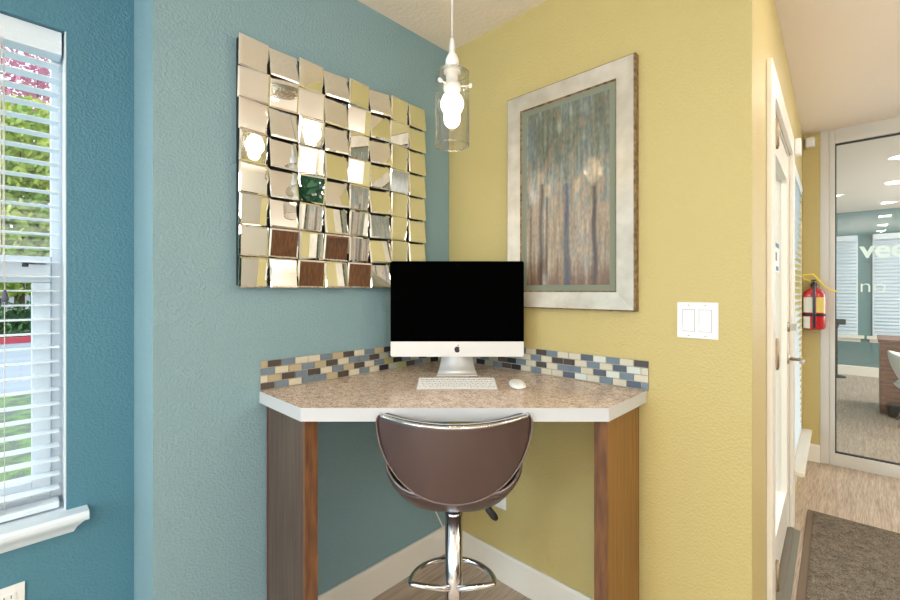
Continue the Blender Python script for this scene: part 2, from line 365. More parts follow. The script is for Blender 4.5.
def blind(name, label, xf, a0, a1, ztop, zbot, pitch=.0428, tilt=-8, cord=None, valance=.1):
    """local: x = into room, y along the window"""
    c = xf @ Vector((0, (a0+a1)/2, zbot)); t = thing(name, label, 'blinds', c)
    m = MB(xf); m.prism([(-.03, ztop-valance+.01), (.028, ztop-valance+.01), (.03, ztop-valance*.8), (.026, ztop-valance*.6), (.031, ztop-valance*.45), (.028, ztop), (-.03, ztop)][::-1], a0, a1, 'y'); m.build('valance', M_slat, t)
    m = MB(xf); z = ztop-valance-.02; k = math.radians(tilt); n = 0
    while z > zbot+.035:
        p = []
        for i in range(5):
            s = -.025+.0125*i; cz = .0022*(1-(s/.025)**2)
            p.append((s*math.cos(k)-cz*math.sin(k), z+s*math.sin(k)+cz*math.cos(k)))
        q = [(x+.002*math.sin(k), y-.0026) for x, y in p][::-1]
        m.prism(p+q, a0+.004, a1-.004, 'y'); z -= pitch; n += 1
    m.build('slats', M_slat, t)
    m = MB(xf); m.box(-.026, .026, a0+.004, a1-.004, zbot, zbot+.02); m.build('bottom_rail', M_slat, t, .004)
    for a in (a0+.12, a1-.12): m = MB(xf); m.tube([(.027, a, ztop-valance), (.027, a, zbot+.02)], .0009, 6); m.build('ladder_cord', M_cord, t)
    if cord:
        mt = mat('grey_tassel', (92, 88, 104), .5)
        for d, z in ((-.008, 1.225), (.006, 1.238)):
            m = MB(xf); m.tube([(.034, cord+d*.4, ztop-valance+.01), (.034, cord+d*.4, 1.4), (.034, cord+d, z+.03)], .0011, 6); c_ = m.build('pull_cord', M_cord, t)
            m = MB(xf); m.lathe([(.002, .034), (.005, .024), (.0085, .008), (.006, 0)], (.034, cord+d, z), 12); m.build('tassel', mt, c_)
    return t
blind('window_blind', 'white horizontal slat blind hanging in the blue wall window', Matrix.Translation((LEFT_X-.045, 0, 0)), WIN[0]+.012, -1.398, 2.053, .612, cord=-1.523, tilt=0, valance=.078)

# outlets and switch
def outlet(name, label, xf):
    t = thing(name, label, 'outlet', xf @ Vector((0, 0, 0)))
    m = MB(xf); m.box(0, .006, -.035, .035, -.058, .058); m.build('cover_plate', M_white, t, .002)
    for z in (-.026, .026):
        m = MB(xf); m.prism([(-.016, z-.012), (.016, z-.012), (.018, z), (.016, z+.012), (-.016, z+.012), (-.018, z)], .0055, .009, 'x'); r = m.build('receptacle', M_white, t)
        for b in ((-.008, -.006, z-.002, z+.007), (.006, .008, z-.002, z+.007), (-.002, .002, z-.009, z-.005)):
            m = MB(xf); m.box(.0088, .0096, *b); m.build('slot', M_dark, r)
outlet('wall_outlet', 'white duplex outlet below the window sill', Matrix.Translation((LEFT_X+.001, -1.512, .379)))
outlet('wall_outlet', 'white outlet on the yellow wall under the desk', Matrix.Translation((.315, -.001, .372)) @ RY)
S = Matrix.Translation((1.092, -.001, 1.176)) @ RY
t = thing('light_switch', 'white double rocker light switch plate on the yellow wall', 'light switch', (1.092, 0, 1.118))
m = MB(S); m.box(0, .006, -.058, .058, -.057, .057); m.build('cover_plate', M_white, t, .003)
for y in (-.0235, .0235):
    m = MB(S); m.box(.0055, .0075, y-.018, y+.018, -.035, .035); m.build('rocker_frame', mat('grey_gap', (170, 165, 158), .5), t)
    m = MB(S); m.prism([(.006, -.033), (.0115, -.033), (.008, 0), (.0085, .033), (.006, .033)], y-.0162, y+.0162, 'y'); m.build('rocker', M_white, t)
for y in (-.0235, .0235):
    for z in (-.048, .048): m = MB(S); m.box(.0058, .0068, y-.003, y+.003, z-.002, z+.002); m.build('screw', M_nickel, t)

# ------------------------------------------------------------ entry door
def B(name, mt, parent, boxes, bevel=0., xf=DW):
    m = MB(xf)
    for b in boxes: m.box(*b)
    return m.build(name, mt, parent, bevel)
d = sroot('door_1', 'white glazed entry door in the yellow wall', 'door', tuple(DW @ Vector((.9, -.02, 0))))
B('door_frame', M_trim, d, [(.345, .45, 0, .018, 0, 2.085), (1.38, 1.475, 0, .018, 0, 2.085), (.45, 1.38, 0, .018, 1.99, 2.085),
    (.45, .462, -.14, .0, .0, 1.99), (1.368, 1.38, -.14, 0, .0, 1.99), (.462, 1.368, -.14, 0, 1.98, 1.99)], .003)
s = B('door_leaf', M_trim, d, [(.465, .59, -.05, -.006, .03, 1.976), (1.30, 1.365, -.05, -.006, .03, 1.976), (.59, 1.30, -.05, -.006, .03, .225), (.59, 1.30, -.05, -.006, 1.86, 1.976)], .003)
B('glazing_bead', M_trim, d, [(.59, .61, -.045, -.004, .225, 1.86), (1.28, 1.30, -.045, -.004, .225, 1.86), (.61, 1.28, -.045, -.004, 1.84, 1.86)])
B('pane', M_glass, d, [(.61, 1.28, -.032, -.028, .225, 1.84)])
for z in (1.85, 1.036, .22):
    m = MB(DW); m.box(.4505, .4535, .0, .022, z-.05, z+.05); m.lathe([(.0065, -.05), (.0065, .05)], (.458, .022, z), 12); m.lathe([(.0045, -.058), (.0045, .058)], (.458, .022, z), 10); m.build('hinge', M_brass, d)
m = MB(DW); m.lathe([(.028, 0), (.028, .008), (.02, .012)], (0, 0, 0), 20); m.bm.transform(Matrix.Translation((1.315, -.006, .915)) @ Matrix.Rotation(-PI/2, 4, 'X'))
m.tube([(1.315, 0, .915), (1.315, .05, .915), (1.30, .06, .915), (1.20, .058, .915)], .009, 10); m.build('door_handle', M_nickel, d)
m = MB(DW); m.lathe([(.026, 0), (.026, .01), (.018, .014)], (0, 0, 0), 20); m.bm.transform(Matrix.Translation((1.315, -.006, 1.08)) @ Matrix.Rotation(-PI/2, 4, 'X'))
m.box(1.311, 1.319, 0, .032, 1.062, 1.098); m.build('deadbolt', M_nickel, d)
B('threshold', M_taupe, d, [(.345+.105, 1.38, -.14, .02, 0, .016)])
B('threshold_ramp', mat('ramp_grey', (118, 118, 108), .5), d, [(.46, 1.385, .02, .045, 0.0, .008)])
# paper notice on glass
n = thing('paper_notice', 'small paper notice with blue print taped to the entry door glass', 'notice', tuple(DW @ Vector((.9, -.026, 1.36))))
B('sheet', M_paper, n, [(.66, 1.16, -.0275, -.0262, 1.36, 1.50)])
B('header', M_bluepr, n, [(.68, 1.14, -.0262, -.0256, 1.475, 1.495), (.68, .88, -.0262, -.0256, 1.365, 1.378), (1.0, 1.12, -.0262, -.0256, 1.365, 1.385)])
B('picture', M_dark, n, [(.95, 1.04, -.0262, -.0256, 1.41, 1.45), (.9, .97, -.0262, -.0256, 1.44, 1.47)])
tag(B('door_sensor', M_white, None, [(1.43, 1.49, .019, .045, 2.0, 2.085)], .004), 'small white door contact box at the top corner of the entry door casing', 'sensor')
# window beyond door
w = sroot('window_2', 'low window beside the entry door', 'window', tuple(DW @ Vector((2.08, -.1, .25))))
B('window_frame', M_sash, w, [(1.62, 1.66, -.135, -.1, .25, 2.04), (2.5, 2.54, -.135, -.1, .25, 2.04), (1.66, 2.5, -.135, -.1, 2.0, 2.04), (1.66, 2.5, -.135, -.1, .25, .29)])
B('pane', M_glass, w, [(1.66, 2.5, -.12, -.116, .29, 2.0)])
B('window_sill', M_trim, w, [(1.57, 2.59, 0.0, .055, .228, .25), (1.62, 2.54, -.1, 0.0, .2505, .256)], .003)
B('apron', M_trim, w, [(1.6, 2.56, 0, .014, .16, .228)])
XB = DW @ Matrix.Translation((0, -.02, 0)) @ Matrix(((0, 1, 0, 0), (1, 0, 0, 0), (0, 0, 1, 0), (0, 0, 0, 1)))
blind('window_blind', 'white horizontal slat blind in the low window beside the entry door', XB @ Matrix.Translation((-.006, 0, 0)), 1.63, 2.53, 2.03, .262, valance=.08)

tag(B('motion_sensor', M_white, None, [(1.15, 1.205, 2.598, 2.658, 2.325, 2.40)], .012, I4), 'small white motion sensor high in the corner beside the glass partition', 'sensor')

# ------------------------------------------------------------ glass partition
GX = 4.3
w = sroot('window_3', 'glass partition with light grey frame and frosted lettering', 'partition', (2.7, 2.7, 0))
B('frame', M_greyframe, w, [(1.231, 1.281, 2.655, 2.76, 0, H), (1.281, 1.313, 2.665, 2.74, 0, H), (1.313, GX, 2.665, 2.74, 2.335, H), (1.313, GX, 2.665, 2.74, 0, .085)], .003, I4)
B('gasket', M_black, w, [(1.313, 1.319, 2.685, 2.72, .085, 2.335), (1.319, GX, 2.685, 2.72, 2.329, 2.335), (1.319, GX, 2.685, 2.72, .085, .091)], 0, I4)
B('pane', M_part, w, [(1.319, GX, 2.70, 2.704, .091, 2.329)], 0, I4)
def text_mesh(name, s, size, loc, mt, parent, bold=0.):
    c = bpy.data.curves.new(name, 'FONT'); c.body = s; c.size = size; c.extrude = .0006; c.offset = bold
    tmp = bpy.data.objects.new(name, c); COL.objects.link(tmp)
    bpy.context.view_layer.update()
    me = bpy.data.meshes.new_from_object(tmp.evaluated_get(bpy.context.evaluated_depsgraph_get()))
    COL.objects.unlink(tmp); bpy.data.objects.remove(tmp)
    root = Vector(parent.location)
    me.transform(Matrix.Translation(Vector(loc)-root) @ Matrix.Rotation(PI/2, 4, 'X'))
    me.materials.clear(); me.materials.append(mt)
    o = bpy.data.objects.new(name, me); COL.objects.link(o); o.parent = parent; return o
text_mesh('lettering', 'vee', .165, (1.445, 2.697, 1.502), M_frost, w, .004)
text_mesh('lettering', 'no', .135, (1.438, 2.697, 1.257), M_frost, w, -.0012)

# ------------------------------------------------------------ far room
def far_window(x0, x1, z0, z1, lab, nm):
    w = sroot(nm, 'window behind a white blind in the far teal wall', 'window', ((x0+x1)/2, 7.29, z0))
    B('window_frame', M_sash, w, [(x0, x1, 7.285, 7.298, z0, z1)], 0, I4)
    B('window_sill', M_trim, w, [(x0-.06, x1+.07, 7.22, 7.298, z0-.045, z0), (x0-.03, x1+.03, 7.28, 7.298, z0-.1, z0-.045)], .004, I4)
    blind('window_blind', lab, Matrix.Translation((0, 7.24, 0)) @ RY, x0+.01, x1-.01, z1, z0+.004, pitch=.05, tilt=28, valance=.09)
far_window(.75, 1.39, .60, 2.08, 'white slat blind nearer the partition frame in the far room', 'window_4')
far_window(1.545, 2.5, .60, 2.08, 'white slat blind behind the desk in the far room', 'window_5')
t = thing('office_desk', 'brown wooden desk beyond the glass partition', 'desk', (2.3, 4.9, 0))
B('desk_top', M_walnut, t, [(1.565, 3.1, 4.72, 5.35, .73, .765)], .004, I4)
B('end_panel', M_walnut, t, [(1.58, 1.61, 4.75, 5.32, 0, .73)], .002, I4)
B('end_panel', M_walnut, t, [(3.05, 3.08, 4.75, 5.32, 0, .73)], .002, I4)
B('modesty_panel', M_walnut, t, [(1.61, 3.05, 4.755, 4.775, .0, .73)], .002, I4)
tag(B('waste_bin', M_black, None, [(1.63, 1.87, 4.60, 4.745, .0, .13)], .03, I4), 'black box on the floor in front of the far room desk', 'box')
t = thing('tub_chair', 'white rounded shell chair beside the far room desk', 'chair', (1.86, 4.38, 0))
m = MB()
rows = []
for i in range(9):
    a = i/8; row = []
    for k in range(17):
        ph = math.radians(-110+220*k/16); r = .12+.12*math.sin(a*PI/2); z = .34+.36*a*(1-.25*abs(ph)/2)
        row.append((1.86-r*math.cos(ph), 4.38+r*math.sin(ph)*1.0, z))
    rows.append(row)
m.grid(rows); m.build('shell', M_white, t, solid=.02, subd=1)
m = MB(); m.lathe([(.02, .33), (.17, .345), (.2, .38), (.17, .41), (.02, .42)], (1.86, 4.38, 0), 24); m.build('seat', M_white, t)
for sx, sy in ((-1, -1), (1, -1), (-1, 1), (1, 1)):
    m = MB(); m.tube([(1.86+sx*.05, 4.38+sy*.05, .34), (1.86+sx*.17, 4.38+sy*.17, .0)], .01, 8); m.build('leg', M_chrome, t)
t = thing('display_stand', 'slim black stand beside the far room window sill', 'stand', (1.165, 6.95, 0))
m = MB(); m.lathe([(.11, 0), (.1, .02), (.02, .03)], (1.165, 6.95, 0), 20); m.build('base', M_black, t)
m = MB(); m.tube([(1.165, 6.95, .02), (1.165, 6.95, .7), (1.19, 6.92, .8)], .014, 8); m.build('pole', M_black, t)
m = MB(); m.box(1.15, 1.27, 6.88, 6.93, .77, .85); m.build('head', M_black, t, .012)

# ------------------------------------------------------------ downlights
def downlight(x, y, lab, grp):
    t = thing('downlight', lab, 'ceiling light', (x, y, H-.012), grp)
    m = MB(); m.lathe([(.062, 0), (.085, 0), (.088, .011), (.062, .011)], (x, y, H-.0115), 28, cap=False); m.build('trim_ring', M_white, t)
    m = MB(); m.lathe([(.061, 0), (.061, .004)], (x, y, H-.0045), 28); m.build('lens', M_disc, t)
for y in LIGHTS_Y: downlight(1.69, y, 'round recessed light in the ceiling row reflected in the glass partition', 'recessed lights along the hall')
for x, y in ((3.2, -3.6), (3.2, -.6), (3.1, 1.2), (.45, -3.2)): downlight(x, y, 'added round recessed light in the room ceiling behind the camera', 'added recessed lights in the main room')
for x, y in ((2.6, 4.0), (2.6, 6.2), (1.2, 5.6)): downlight(x, y, 'added round recessed light in the far room ceiling', 'added recessed lights in the far room')

# ------------------------------------------------------------ fire extinguisher
ex, ey = 1.203, 2.575
t = thing('fire_extinguisher', 'red fire extinguisher hanging on the narrow yellow wall beside the partition', 'fire extinguisher', (ex, ey, .98))
m = MB(); prof = [(.045, 0), (.06, .006), (.064, .02), (.064, .24), (.058, .27), (.04, .29), (.022, .298), (.02, .31)]
m.lathe(prof, (ex, ey, .985), 32); m.build('cylinder', M_red, t)
def patch(a0, a1, z0, z1, r, mt, name):
    m = MB(); m.grid([[(ex+r*math.sin(math.radians(a0+(a1-a0)*i/8)), ey-r*math.cos(math.radians(a0+(a1-a0)*i/8)), z) for i in range(9)] for z in (z0, z1)]); return m.build(name, mt, t)
# camera sees it from about 43 degrees to the -x side... angles measured from -y towards +x
AC = math.degrees(math.atan2(CAM.x-ex, ey-CAM.y))
patch(AC-65, AC-5, 1.11, 1.22, .0652, M_label, 'label'); patch(AC+10, AC+62, 1.11, 1.22, .0652, M_ylabel, 'label'); patch(AC-68, AC-20, .995, 1.08, .0652, M_label, 'label')
m = MB(); m.lathe([(.0665, 0), (.0665, .018)], (ex, ey, 1.085), 32, cap=False); m.box(ex-.02, ex+.02, ey+.06, 2.66, 1.07, 1.12); m.build('bracket', M_black, t, solid=.002)
m = MB(); m.lathe([(.02, .0), (.022, .02), (.014, .03), (.014, .045)], (ex, ey, 1.295), 16); m.box(ex-.012, ex+.012, ey-.05, ey+.03, 1.335, 1.347); m.box(ex-.01, ex+.01, ey-.055, ey+.0, 1.31, 1.318)
m.box(ex-.012, ex+.012, ey+.03, 2.66, 1.31, 1.33); m.build('valve', M_steel, t, .002)
dx, dy = math.sin(math.radians(AC)), -math.cos(math.radians(AC))
m = MB(); m.tube([(ex, ey-.01, 1.32), (ex+dx*.05, ey+dy*.05, 1.325), (ex+dx*.078, ey+dy*.078, 1.28), (ex+dx*.078, ey+dy*.078, 1.15), (ex+dx*.076, ey+dy*.076, 1.0)], .008, 10); m.build('hose', M_steel, t)
m = MB(); m.tube([(ex+.01, ey-.03, 1.33), (ex-.05, ey-.05, 1.35), (ex-.06, ey-.05, 1.38), (ex, ey-.05, 1.385), (ex+.03, ey-.05, 1.34), (ex+.06, ey-.06, 1.30), (ex+.1, ey-.07, 1.265), (ex+.13, ey-.075, 1.262)], .006, 8); m.build('pull_tag', M_ystrap, t)

# ------------------------------------------------------------ door mat
m = MB(DW); m.prism([(.2, .062), (1.70, .062), (1.70, 1.5), (.2, 1.5)][::-1], .0006, .008)
mt_ = thing('door_mat', 'dark brown flecked walk-off mat with rubber border by the entry door', 'mat', tuple(DW @ Vector((.95, .7, 0))))
m.build('border', M_matedge, mt_, .002)
m = MB(DW); m.box(.2, 1.675, .092, 1.47, .0075, .012); m.build('pile', M_mat, mt_)

# ------------------------------------------------------------ corner desk
t = thing('corner_desk', 'wall mounted corner desk with speckled laminate top on two wooden panels', 'desk', (.45, -.45, 0))
foot = [(.002, -.002), (.002, -.92), (.295, -.921), (.938, -.300), (.938, -.002)]
m = MB(); m.prism(foot, .8905, .93); b_ = m.build('desk_top', [M_lam, M_lamedge], t)
for p in b_.data.polygons:
    p.material_index = 0 if p.normal.z > .5 else 1
m = MB(); m.box(.0145, .0255, -.9005, -.862, 0, .8905); m.build('wall_cleat', M_red_edge, t)
m = MB(); m.box(.0255, .268, -.900, -.862, 0, .8905); m.build('side_panel', M_wood, t, .001)
m = MB(); m.box(.268, .281, -.9005, -.858, 0, .8905); m.build('front_edging', M_woodedge, t, .001)
m = MB(); m.box(.886, .922, -.268, -.03, 0, .8905); m.build('side_panel', M_woodr, t, .001)
m = MB(); m.box(.884, .923, -.282, -.268, 0, .8905); m.build('front_edging', M_woodedge, t, .001)
m = MB(); m.box(.886, .918, -.030, -.016, 0, .8905); m.build('wall_cleat', M_red_edge, t)

# ------------------------------------------------------------ mosaic backsplash
TC = {'K': (74, 66, 62), 'S': (112, 128, 142), 'C': (206, 200, 180), 'B': (178, 164, 134), 'W': (212, 216, 208), 'G': (170, 170, 152), 'Y': (160, 156, 104), 'D': (84, 92, 106), 'N': (40, 42, 48)}
KEYS = list(TC); TM = [M_grout]+[mat('glass_tile_'+k, TC[k], .22, coat=.3) for k in KEYS]
LROWS = ['bKSCCSBKCSBNCKSGKS', 'SCBSBKCSSKGSKBNGSC', 'cBKSKCSBKCSYNSGKCS', 'KSCSSBKCSCNGYKSGNC']
RROWS = ['KCSWDCCSKCSKGCSNKGS', 'cWDCSCKKCSCGSNKCSKG', 'CSWDCSSCKCSNKGSCNSKG', 'sDCSCWDCCSCNKSGNCKS']
t = thing('tile_backsplash', 'four row mosaic tile strip along the back of the corner desk', 'backsplash', (0, 0, .931))
def strip(rows, xf, L, name, off):
    m = MB(xf); m.mi = 0; m.box(.001, .006, .001+off, L, .9305, 1.031); P = .0492; h = .0248; g = .0032
    for r, row in enumerate(rows):
        e = L; z1 = 1.0305-r*h; z0 = z1-h+g
        for ch in row:
            wd = P*.5 if ch.islower() else P
            a, b = max(e-wd+g, .0095), e
            if b-a < .004: break
            m.mi = 1+KEYS.index(ch.upper()); m.box(.0055, .009, a, b, z0, z1); e -= wd
    return m.build(name, TM, t)
# left strip: local y = distance along -Y ; right strip along +X
XL = Matrix(((1, 0, 0, 0), (0, -1, 0, 0), (0, 0, 1, 0), (0, 0, 0, 1))); XR = Matrix(((0, 1, 0, 0), (-1, 0, 0, 0), (0, 0, 1, 0), (0, 0, 0, 1)))
strip(LROWS, XL, .918, 'left_run', 0); strip(RROWS, XR, .945, 'right_run', .009)

# ------------------------------------------------------------ computer
def camf(d, lat=0, z=0):   # frame at distance d in front of the viewer: local x = right, y = away, z up
    p = CAM+FW*d+RT*lat
    return Matrix(((RT.x, FW.x, 0, p.x), (RT.y, FW.y, 0, p.y), (0, 0, 1, z), (0, 0, 0, 1)))
X = camf(1.70, .0285, .9301)
t = thing('desktop_computer', 'silver all-in-one desktop computer with black screen on the corner desk', 'computer', X.translation)
def rrect(w0, w1, h0, h1, r, n=6, rb=None):
    rb = r if rb is None else rb; p = []
    for cx, cy, a, q in ((w1-rb, h0+rb, -90, rb), (w1-r, h1-r, 0, r), (w0+r, h1-r, 90, r), (w0+rb, h0+rb, 180, rb)):
        for i in range(n+1): k = math.radians(a+90*i/n); p.append((cx+q*math.cos(k), cy+q*math.sin(k)))
    return p
ZT, ZB, ZC = .456, .078, .138
m = MB(X); m.prism(rrect(-.264, .264, ZB, ZT, .008), -.0, .006, 'y'); m.build('housing', M_alu, t)
# curved back
m = MB(X); rows = []
for k, (s, dd) in enumerate(((1, .006), (.97, .012), (.8, .024), (.5, .034), (.2, .038))):
    rows.append([(x*s, dd, (z-(ZB+ZT)/2)*s+(ZB+ZT)/2) for x, z in rrect(-.264, .264, ZB, ZT, .008)])
r_ = m.grid(rows, closed_u=True); m.bm.faces.new(r_[-1]); m.build('back_shell', M_alu, t)
m = MB(X); m.prism(rrect(-.264, .264, ZC, ZT, .008, rb=.0005), -.002, .0005, 'y'); m.build('screen', M_screen, t)
m = MB(X); m.prism(rrect(-.2635, .2635, ZB, ZC-.0005, .0005, rb=.008), -.0018, .0005, 'y'); m.build('chin', M_alu, t)
# bitten apple mark
def apple(cx, cz, R):
    pts = []
    N = 48
    for i in range(N):
        a = 2*PI*i/N; r = R*(1-.10*math.cos(2*a)*.6)
        x = r*math.cos(a)*.95; z = r*math.sin(a)
        if math.sin(a) > .85: z -= R*.16*(1-abs(math.cos(a))/.53)
        if math.sin(a) < -.9: z += R*.08
        x -= R*0.08*max(0, -math.sin(a))*math.copysign(1, x)*1.2
        q = Vector((x, z)); bc = Vector((R*1.12, R*.12))
        if (q-bc).length < R*.52: q = bc+(q-bc).normalized()*R*.52 if (q-bc).length > 0 else q
        pts.append((cx+q.x, cz+q.y))
    return pts
m = MB(X); m.prism(apple(0, .106, .0125), -.0024, -.0016, 'y')
lf = [(.0005, .119), (.0015, .1235), (.0055, .1265), (.0052, .1225), (.003, .1195)]
m.prism(lf, -.0024, -.0016, 'y'); m.build('logo', M_black, t)
m = MB(X); pts = [(-.03, .0), (.155, 0), (.155, .004), (.13, .012), (.085, .06), (.06, .13), (.045, .13), (.07, .05), (.10, .012), (.09, .005), (-.03, .005)]
# stand: neck plate + foot plate
neck = [[(-wq if i == 0 else wq, y, z) for i in (0, 1)] for wq, y, z in ((.06, .045, .2), (.060, .05, .13), (.063, .05, .07), (.068, .048, .04), (.074, .042, .018), (.079, .03, .007))]
m.grid(neck); m.build('stand_neck', M_alu, t, solid=.006)
m = MB(X); m.prism([(-.081, -.002), (.081, -.002), (.07, .12), (-.07, .12)], 0, .005); m.build('stand_foot', M_alu, t, .002)
m = MB(X); m.lathe([(.0025, 0), (.0025, .001)], (0, 0, 0), 12); m.bm.transform(Matrix.Translation((0, -.002, ZT-.012)) @ Matrix.Rotation(PI/2, 4, 'X')); m.build('webcam', M_bezel, t)

X = camf(1.525, .024, .9303)
t = thing('computer_keyboard', 'slim white computer keyboard lying in front of the computer', 'keyboard', X.translation)
m = MB(X); m.prism([(-.057, .001), (.040, .008), (.044, .002), (.052, .0), (.058, .004), (.058, .016), (.052, .0185), (-.057, .005)], -.1395, .1395, 'x'); m.build('case', M_alu, t, .001)
m = MB(X)
ROWS = [[1]*14, [1]*13+[1.4], [1.4]+[1]*12+[1], [1.7]+[1]*11+[1.8], [2.2]+[1]*10+[2.2], [1, 1, 1, 1.25, 5, 1.25, 1, 1, 1, 1]]
for r, row in enumerate(ROWS):
    hh = .0125 if r == 0 else .019; yc = .046-(0 if r == 0 else .004)-r*.0185; tot = sum(row); x = -.1365; sc_ = .273/tot
    for wk in row:
        w_ = wk*sc_; zb = .0046+.0145*((yc+.057)/.114)
        m.box(x+.0013, x+w_-.0013, yc-hh/2+.0016, yc+hh/2-.0016, zb+.0004, zb+.0026); x += w_
m.build('keys', M_white, t)
m = MB(X)
for r, row in enumerate(ROWS):
    hh = .0125 if r == 0 else .019; yc = .046-(0 if r == 0 else .004)-r*.0185; tot = sum(row); x = -.1365; sc_ = .273/tot
    for wk in row:
        w_ = wk*sc_; zb = .0046+.0145*((yc+.057)/.114)
        m.box(x+w_/2-.0022, x+w_/2+.0022, yc-.0028, yc+.0028, zb+.0026, zb+.0029); x += w_
m.build('key_legends', M_dark, t)
X = camf(1.525, .239, .9303)
t = thing('computer_mouse', 'white smooth computer mouse beside the keyboard', 'mouse', X.translation)
m = MB(X); rows = []
for i in range(9):
    a = i/8*PI/2; s = math.cos(a)**.55 if i < 8 else .02; z = .004+.015*math.sin(a)
    rows.append([(.029*s*math.copysign(abs(math.cos(k))**.75, math.cos(k)), .055*s*math.copysign(abs(math.sin(k))**.75, math.sin(k)), z) for k in [2*PI*j/32 for j in range(32)]])
r_ = m.grid(rows, closed_u=True); m.bm.faces.new(r_[-1]); m.build('shell', M_white, t)
m = MB(X); m.prism([(.024*math.cos(2*PI*j/24), .05*math.sin(2*PI*j/24)) for j in range(24)], 0.0, .0045); m.build('base', M_alu, t)

# power cord
CORD = [(.10, -.26, .889), (.06, -.23, .7), (.045, -.215, .5), (.049, -.205, .372), (.073, -.181, .305), (.107, -.149, .206), (.122, -.106, .154), (.128, -.072, .170), (.138, -.063, .271), (.21, -.048, .385), (.28, -.05, .41), (.30, -.03, .405), (.315, -.010, .398)]
m = MB(); m.tube(CORD, .0032, 8)
tag(m.build('power_cord', M_cord), 'white power cord dropping from the desk to the outlet', 'cord')

# ------------------------------------------------------------ pendant lamp
px, py = BULB.x, BULB.y
t = thing('pendant_lamp', 'clear glass cylinder pendant lamp hanging over the desk', 'pendant lamp', (px, py, 1.722))
m = MB(); m.tube([(px, py, H-.02), (px, py, 2.07)], .0032, 8); m.build('cord', M_cord, t)
m = MB(); m.lathe([(.058, 0), (.06, .006), (.055, .018), (.012, .024)], (px, py, H-.0245), 28); m.build('canopy', M_white, t)
m = MB(); m.lathe([(.006, 2.08), (.009, 2.055), (.009, 2.035), (.014, 2.028), (.021, 2.012), (.022, 1.998), (.017, 1.994), (.017, 1.982), (.027, 1.978), (.027, 1.970), (.019, 1.967), (.019, 1.938), (.027, 1.934), (.027, 1.914), (.018, 1.912)], (px, py, 0), 24); m.build('socket', M_white, t)
m = MB(); m.lathe([(.0305, 1.972), (.05, 1.9715), (.0545, 1.962), (.0555, 1.736), (.053, 1.736), (.052, 1.958), (.048, 1.968), (.0305, 1.9695)], (px, py, 0), 48, cap=False); m.build('glass_shade', M_shade, t)
m = MB(); m.lathe([(.054, 1.7335), (.0557, 1.7345), (.0557, 1.7365), (.054, 1.7375), (.0525, 1.7365), (.0525, 1.7345), (.054, 1.7335)], (px, py, 0), 48, cap=False); m.lathe([(.0535, 1.966), (.0555, 1.968), (.0535, 1.970), (.0515, 1.968), (.0535, 1.966)], (px, py, 0), 48, cap=False); m.build('glass_rim', thin_glass('rim_glass', (.8, .8, .78), .35), t)
for k in range(3):
    a = math.radians(35+120*k); m = MB(); q = Vector((math.cos(a), math.sin(a), 0)); c = Vector((px, py, 1.925))
    m.tube([c+q*.022, c+q*.058], .0022, 8); m.tube([c+q*.056, c+q*.064], .0065, 10); m.build('thumb_screw', M_white, t)
m = MB(); m.lathe([(.013, 1.912), (.018, 1.905), (.030, 1.893), (.037, 1.876), (.037, 1.865), (.032, 1.850), (.025, 1.840), (.027, 1.830), (.027, 1.820), (.024, 1.808), (.016, 1.798), (.004, 1.794)], (px, py, 0), 28); m.build('bulb', M_bulb, t)

# ------------------------------------------------------------ tiled mirror
Y0, Y1, Z0, Z1 = -1.0, -.183, 1.281, 2.096
t = thing('tiled_mirror', 'square wall mirror of sixty four tilted square mirror tiles', 'mirror', (0, (Y0+Y1)/2, Z0))
m = MB(); m.box(.001, .014, Y0+.006, Y1-.006, Z0+.006, Z1-.006); m.build('backing_panel', M_black, t)
P = (Y1-Y0)/8
for r in range(8):
    for c in range(8):
        T = Vector((.030, Y0+P*(c+.5), Z1-P*(r+.5)))
        if c % 2: pitch, yaw = (11, (0, 0, 0, -4, 0, -8, 0, 3)[c]) if r % 2 == 0 and c < 7 else (6, -3 if c == 5 else 1.5)
        else: pitch, yaw = (-3, 6) if r % 2 == 0 else (-5, 8 if r > 4 else -5)
        aim = {(2, 2): BULB+Vector((0, 0, .0)), (3, 0): BULB+Vector((0, 0, -.01)), (1, 1): Vector((2.6, -.55, 2.38)), (6, 1): Vector((3.85, -.2, .55)), (6, 3): Vector((3.85, .3, .7)), (7, 4): Vector((3.85, .1, .6)), (7, 2): Vector((3.85, -.3, .6)), (4, 2): Vector((3.9, -1.42, 1.15))}.get((r, c))
        if aim is not None: n_ = ((CAM-T).normalized()+(aim-T).normalized()).normalized()
        else:
            n_ = Vector((math.cos(math.radians(pitch))*math.cos(math.radians(yaw)), math.cos(math.radians(pitch))*math.sin(math.radians(yaw)), math.sin(math.radians(pitch))))
        yv = Vector((0, 1, 0)); zv = n_.cross(yv).normalized(); yv = zv.cross(n_).normalized()
        R = Matrix(((n_.x, yv.x, zv.x, T.x), (n_.y, yv.y, zv.y, T.y), (n_.z, yv.z, zv.z, T.z), (0, 0, 0, 1)))
        m = MB(R); h = P/2-.0012; g = h-.006
        a = [(0.0, -h, -h), (0.0, h, -h), (0.0, h, h), (0.0, -h, h)]; bk = [(-.003, *q[1:]) for q in a]; f = [(.0022, -g, -g), (.0022, g, -g), (.0022, g, g), (.0022, -g, g)]
        va = [m.bm.verts.new(q) for q in a]; vb = [m.bm.verts.new(q) for q in bk]; vf = [m.bm.verts.new(q) for q in f]
        m.bm.faces.new(vf); m.bm.faces.new(vb[::-1])
        for i in range(4):
            j = (i+1) % 4; m.bm.faces.new((va[i], va[j], vf[j], vf[i])); m.bm.faces.new((vb[i], vb[j], va[j], va[i]))
        # stem joining the tile to the backing
        s_ = .018
        m.box(-.020, -.0031, -s_, s_, -s_, s_)
        m.build('mirror_tile', M_mirror, t)

